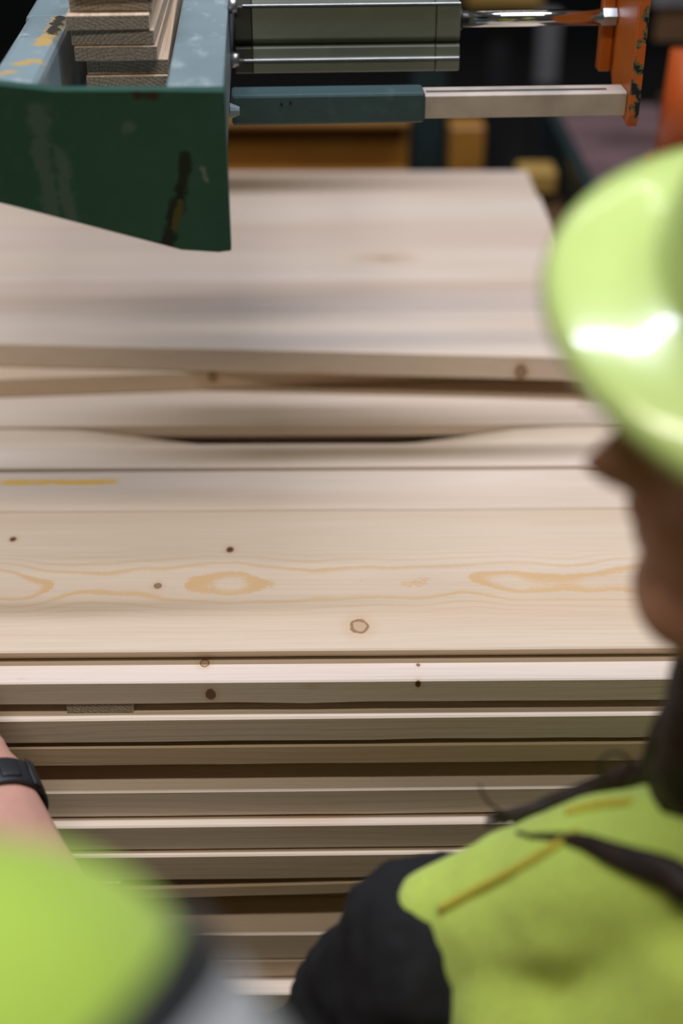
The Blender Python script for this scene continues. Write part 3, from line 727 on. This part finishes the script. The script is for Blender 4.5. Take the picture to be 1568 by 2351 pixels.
# ---- worker on the left: right arm reaching to the stack, shoulder close to the camera
PL = (-.33, -.66, FLOOR)
SR, SL, NL = at(-200, 2750, .36), Vector((-.56, -.58, .25)), Vector((-.35, -.61, .32))
AX = (.57*RT - .82*UP).normalized(); P1 = at(-70, 2525, .36)
WR_, MD, EL = at(-26, 1806, .99), at(108, 2160, .885), at(350, 2690, .755)
HD = Vector((-.296, -.030, .012))
TL = [(-.315, -.61, .29, .12, .08, .06), (-.315, -.625, .16, .18, .115, .11), (-.32, -.64, .0, .165, .115, .11), (-.325, -.65, -.14, .16, .115, .11), (-.33, -.66, -.26, .17, .12, .09)]
hl = frame((-.1, .95, -.3), (0, .3, .95), (-.335, -.555, .535))
def body_l(bm):
    head_mesh(bm, hl, 1.05)
    chain(bm, [(*NL, .062), (-.337, -.575, .45, .06)], .3); chain(bm, TL, .25)
    chain(bm, [(*NL, .055), (*SR, .06)], .3); chain(bm, [(*NL, .055), (*SL, .06)], .3)
    chain(bm, [(*SR, .056), (*(P1+AX*.05), .052), (*EL, .046), (*(EL*.45+MD*.55), .0475), (*MD, .0435), (*(MD*.55+WR_*.45), .0345), (*WR_, .0285)], .2)
    hand(bm, WR_, HD-WR_, (-.1, -.3, 1), 1.05, 1, .22)
    e2, w2 = Vector((-.60, -.56, .0)), Vector((-.56, -.36, -.06))
    chain(bm, [(*SL, .058), (*e2, .046), (*w2, .028)], .25); hand(bm, w2, (.1, 1, -.1), (0, .1, 1), 1.05, -1, .3)
    for sx in (-.09, .09):
        chain(bm, [(-.33+sx, -.66, -.30, .088), (-.33+sx, -.65, -.72, .054), (-.33+sx, -.665, -.87, .05), (-.33+sx, -.665, -1.12, .038)], .3)
        chain(bm, [(-.33+sx, -.68, FLOOR+.045, .036), (-.33+sx, -.54, FLOOR+.033, .032)], .3)
pb = person(('person at left with bare forearm and watch reaching to the boards, green jacket', 0, PL), body_l, M['skin_b'], .0042)
def jacket_l(bm):
    chain(bm, up(TL, .02), .2)
    chain(bm, [(*NL, .066), (*(SR*.85+NL*.15), .074), (*SR, .074), (*P1, .070), (*(P1+AX*.04), .066)], .2)
    chain(bm, [(*NL, .066), (*SL, .077), (-.565, -.57, .14, .066), (-.60, -.56, .0, .060)], .2)
jl = worn('jacket', jacket_l, M['hivis_b'], pb, .008, 8, (.08, .008), 'yellow-green high visibility jacket')
def ring(name, s0, s1, r, mat, label=None):
    bm = tube(bmesh.new(), [(*(P1+AX*s - Vector(PL)), r) for s in (s0, s0+.3*(s1-s0), s0+.7*(s1-s0), s1)], 48, 3); o = obj(name, bm, mat, pb, True)
    if label: o['label'] = label
ring('sleeve_trim', -.004, .010, .0735, M['trim'], 'black trim band on the sleeve')
ring('reflective_tape', .0101, .055, .0732, M['tape'], 'silver reflective tape around the sleeve')
ring('sleeve_cuff', .0551, .10, .0705, M['hivis_b'])
worn('trousers', trousers(-.33, -.66, .2), M['trouser'], pb, .012, 4)
for sx in (-.09, .09): worn('shoe', shoe(-.33+sx, -.67), M['shoe'], pb, .008, 4)
def hair_l(bm): 
    for c, r in (((-.012, 0, .040), (.098, .083, .080)), ((-.04, 0, -.01), (.066, .078, .07))): ball(bm, hl @ Vector(c), r, hl.to_3x3(), 3)
worn('hair', hair_l, M['hair'], pb, .006, 3)
for sg in (-1, 1):
    bm = bmesh.new(); ball(bm, hl @ Vector((.072, sg*.032, .002)) - Vector(PL), .0118); obj('eye', bm, M['eye'], pb, True)

# ---- wristwatch on the bare forearm
fd = (WR_-MD).normalized(); WC = WR_ + fd*-.020
wx = (RT - fd*RT.dot(fd)).normalized()            # across the arm, to the right
wm = frame(fd, fd.cross(wx)*-1, WC); wr = empty('wristwatch'); wr.matrix_world = wm
tag(wr, 'black rubber sports watch worn on the left worker\'s wrist', 'watch')
def strap(bm, r, wd, th, a0=0, a1=2*math.pi, n=64, off=0):
    rings = []; closed = a1-a0 > 6.28
    for k in range(n if closed else n+1):
        a = a0+(a1-a0)*k/n; c = Vector((0, math.cos(a), math.sin(a)))
        rings.append([bm.verts.new(Vector((off+x, 0, 0)) + c*rr) for x, rr in ((-wd/2, r), (-wd/2, r+th*.7), (-wd/2+.002, r+th), (wd/2-.002, r+th), (wd/2, r+th*.7), (wd/2, r))])
    for i in range(len(rings) if closed else len(rings)-1):
        A, B = rings[i], rings[(i+1) % len(rings)]
        for q in range(6): bm.faces.new((A[q], A[(q+1) % 6], B[(q+1) % 6], B[q]))
    if not closed: bm.faces.new(rings[0]); bm.faces.new(rings[-1][::-1])
    return bm
WRAD = .0312
obj('strap', strap(bmesh.new(), WRAD, .024, .0028), M['rubber'], wr, True)

obj('buckle_frame', strap(bmesh.new(), WRAD+.0029, .017, .0016, R(102), R(124), 8), M['rubber'], wr, True)
obj('strap_keeper', strap(bmesh.new(), WRAD+.0029, .0255, .0015, R(140), R(152), 6), M['rubber'], wr, True)
RX = Matrix.Rotation(R(-68), 4, 'X')
bm = bmesh.new(); cyl(bm, (0, 0, WRAD+.0005), (0, 0, WRAD+.011), .019, .018, 40); bm.transform(RX); obj('case', bm, M['steel'], wr, True)
bm = bmesh.new(); cyl(bm, (0, 0, WRAD+.0111), (0, 0, WRAD+.0118), .0155, .0150, 40); bm.transform(RX); obj('dial', bm, M['black'], wr)
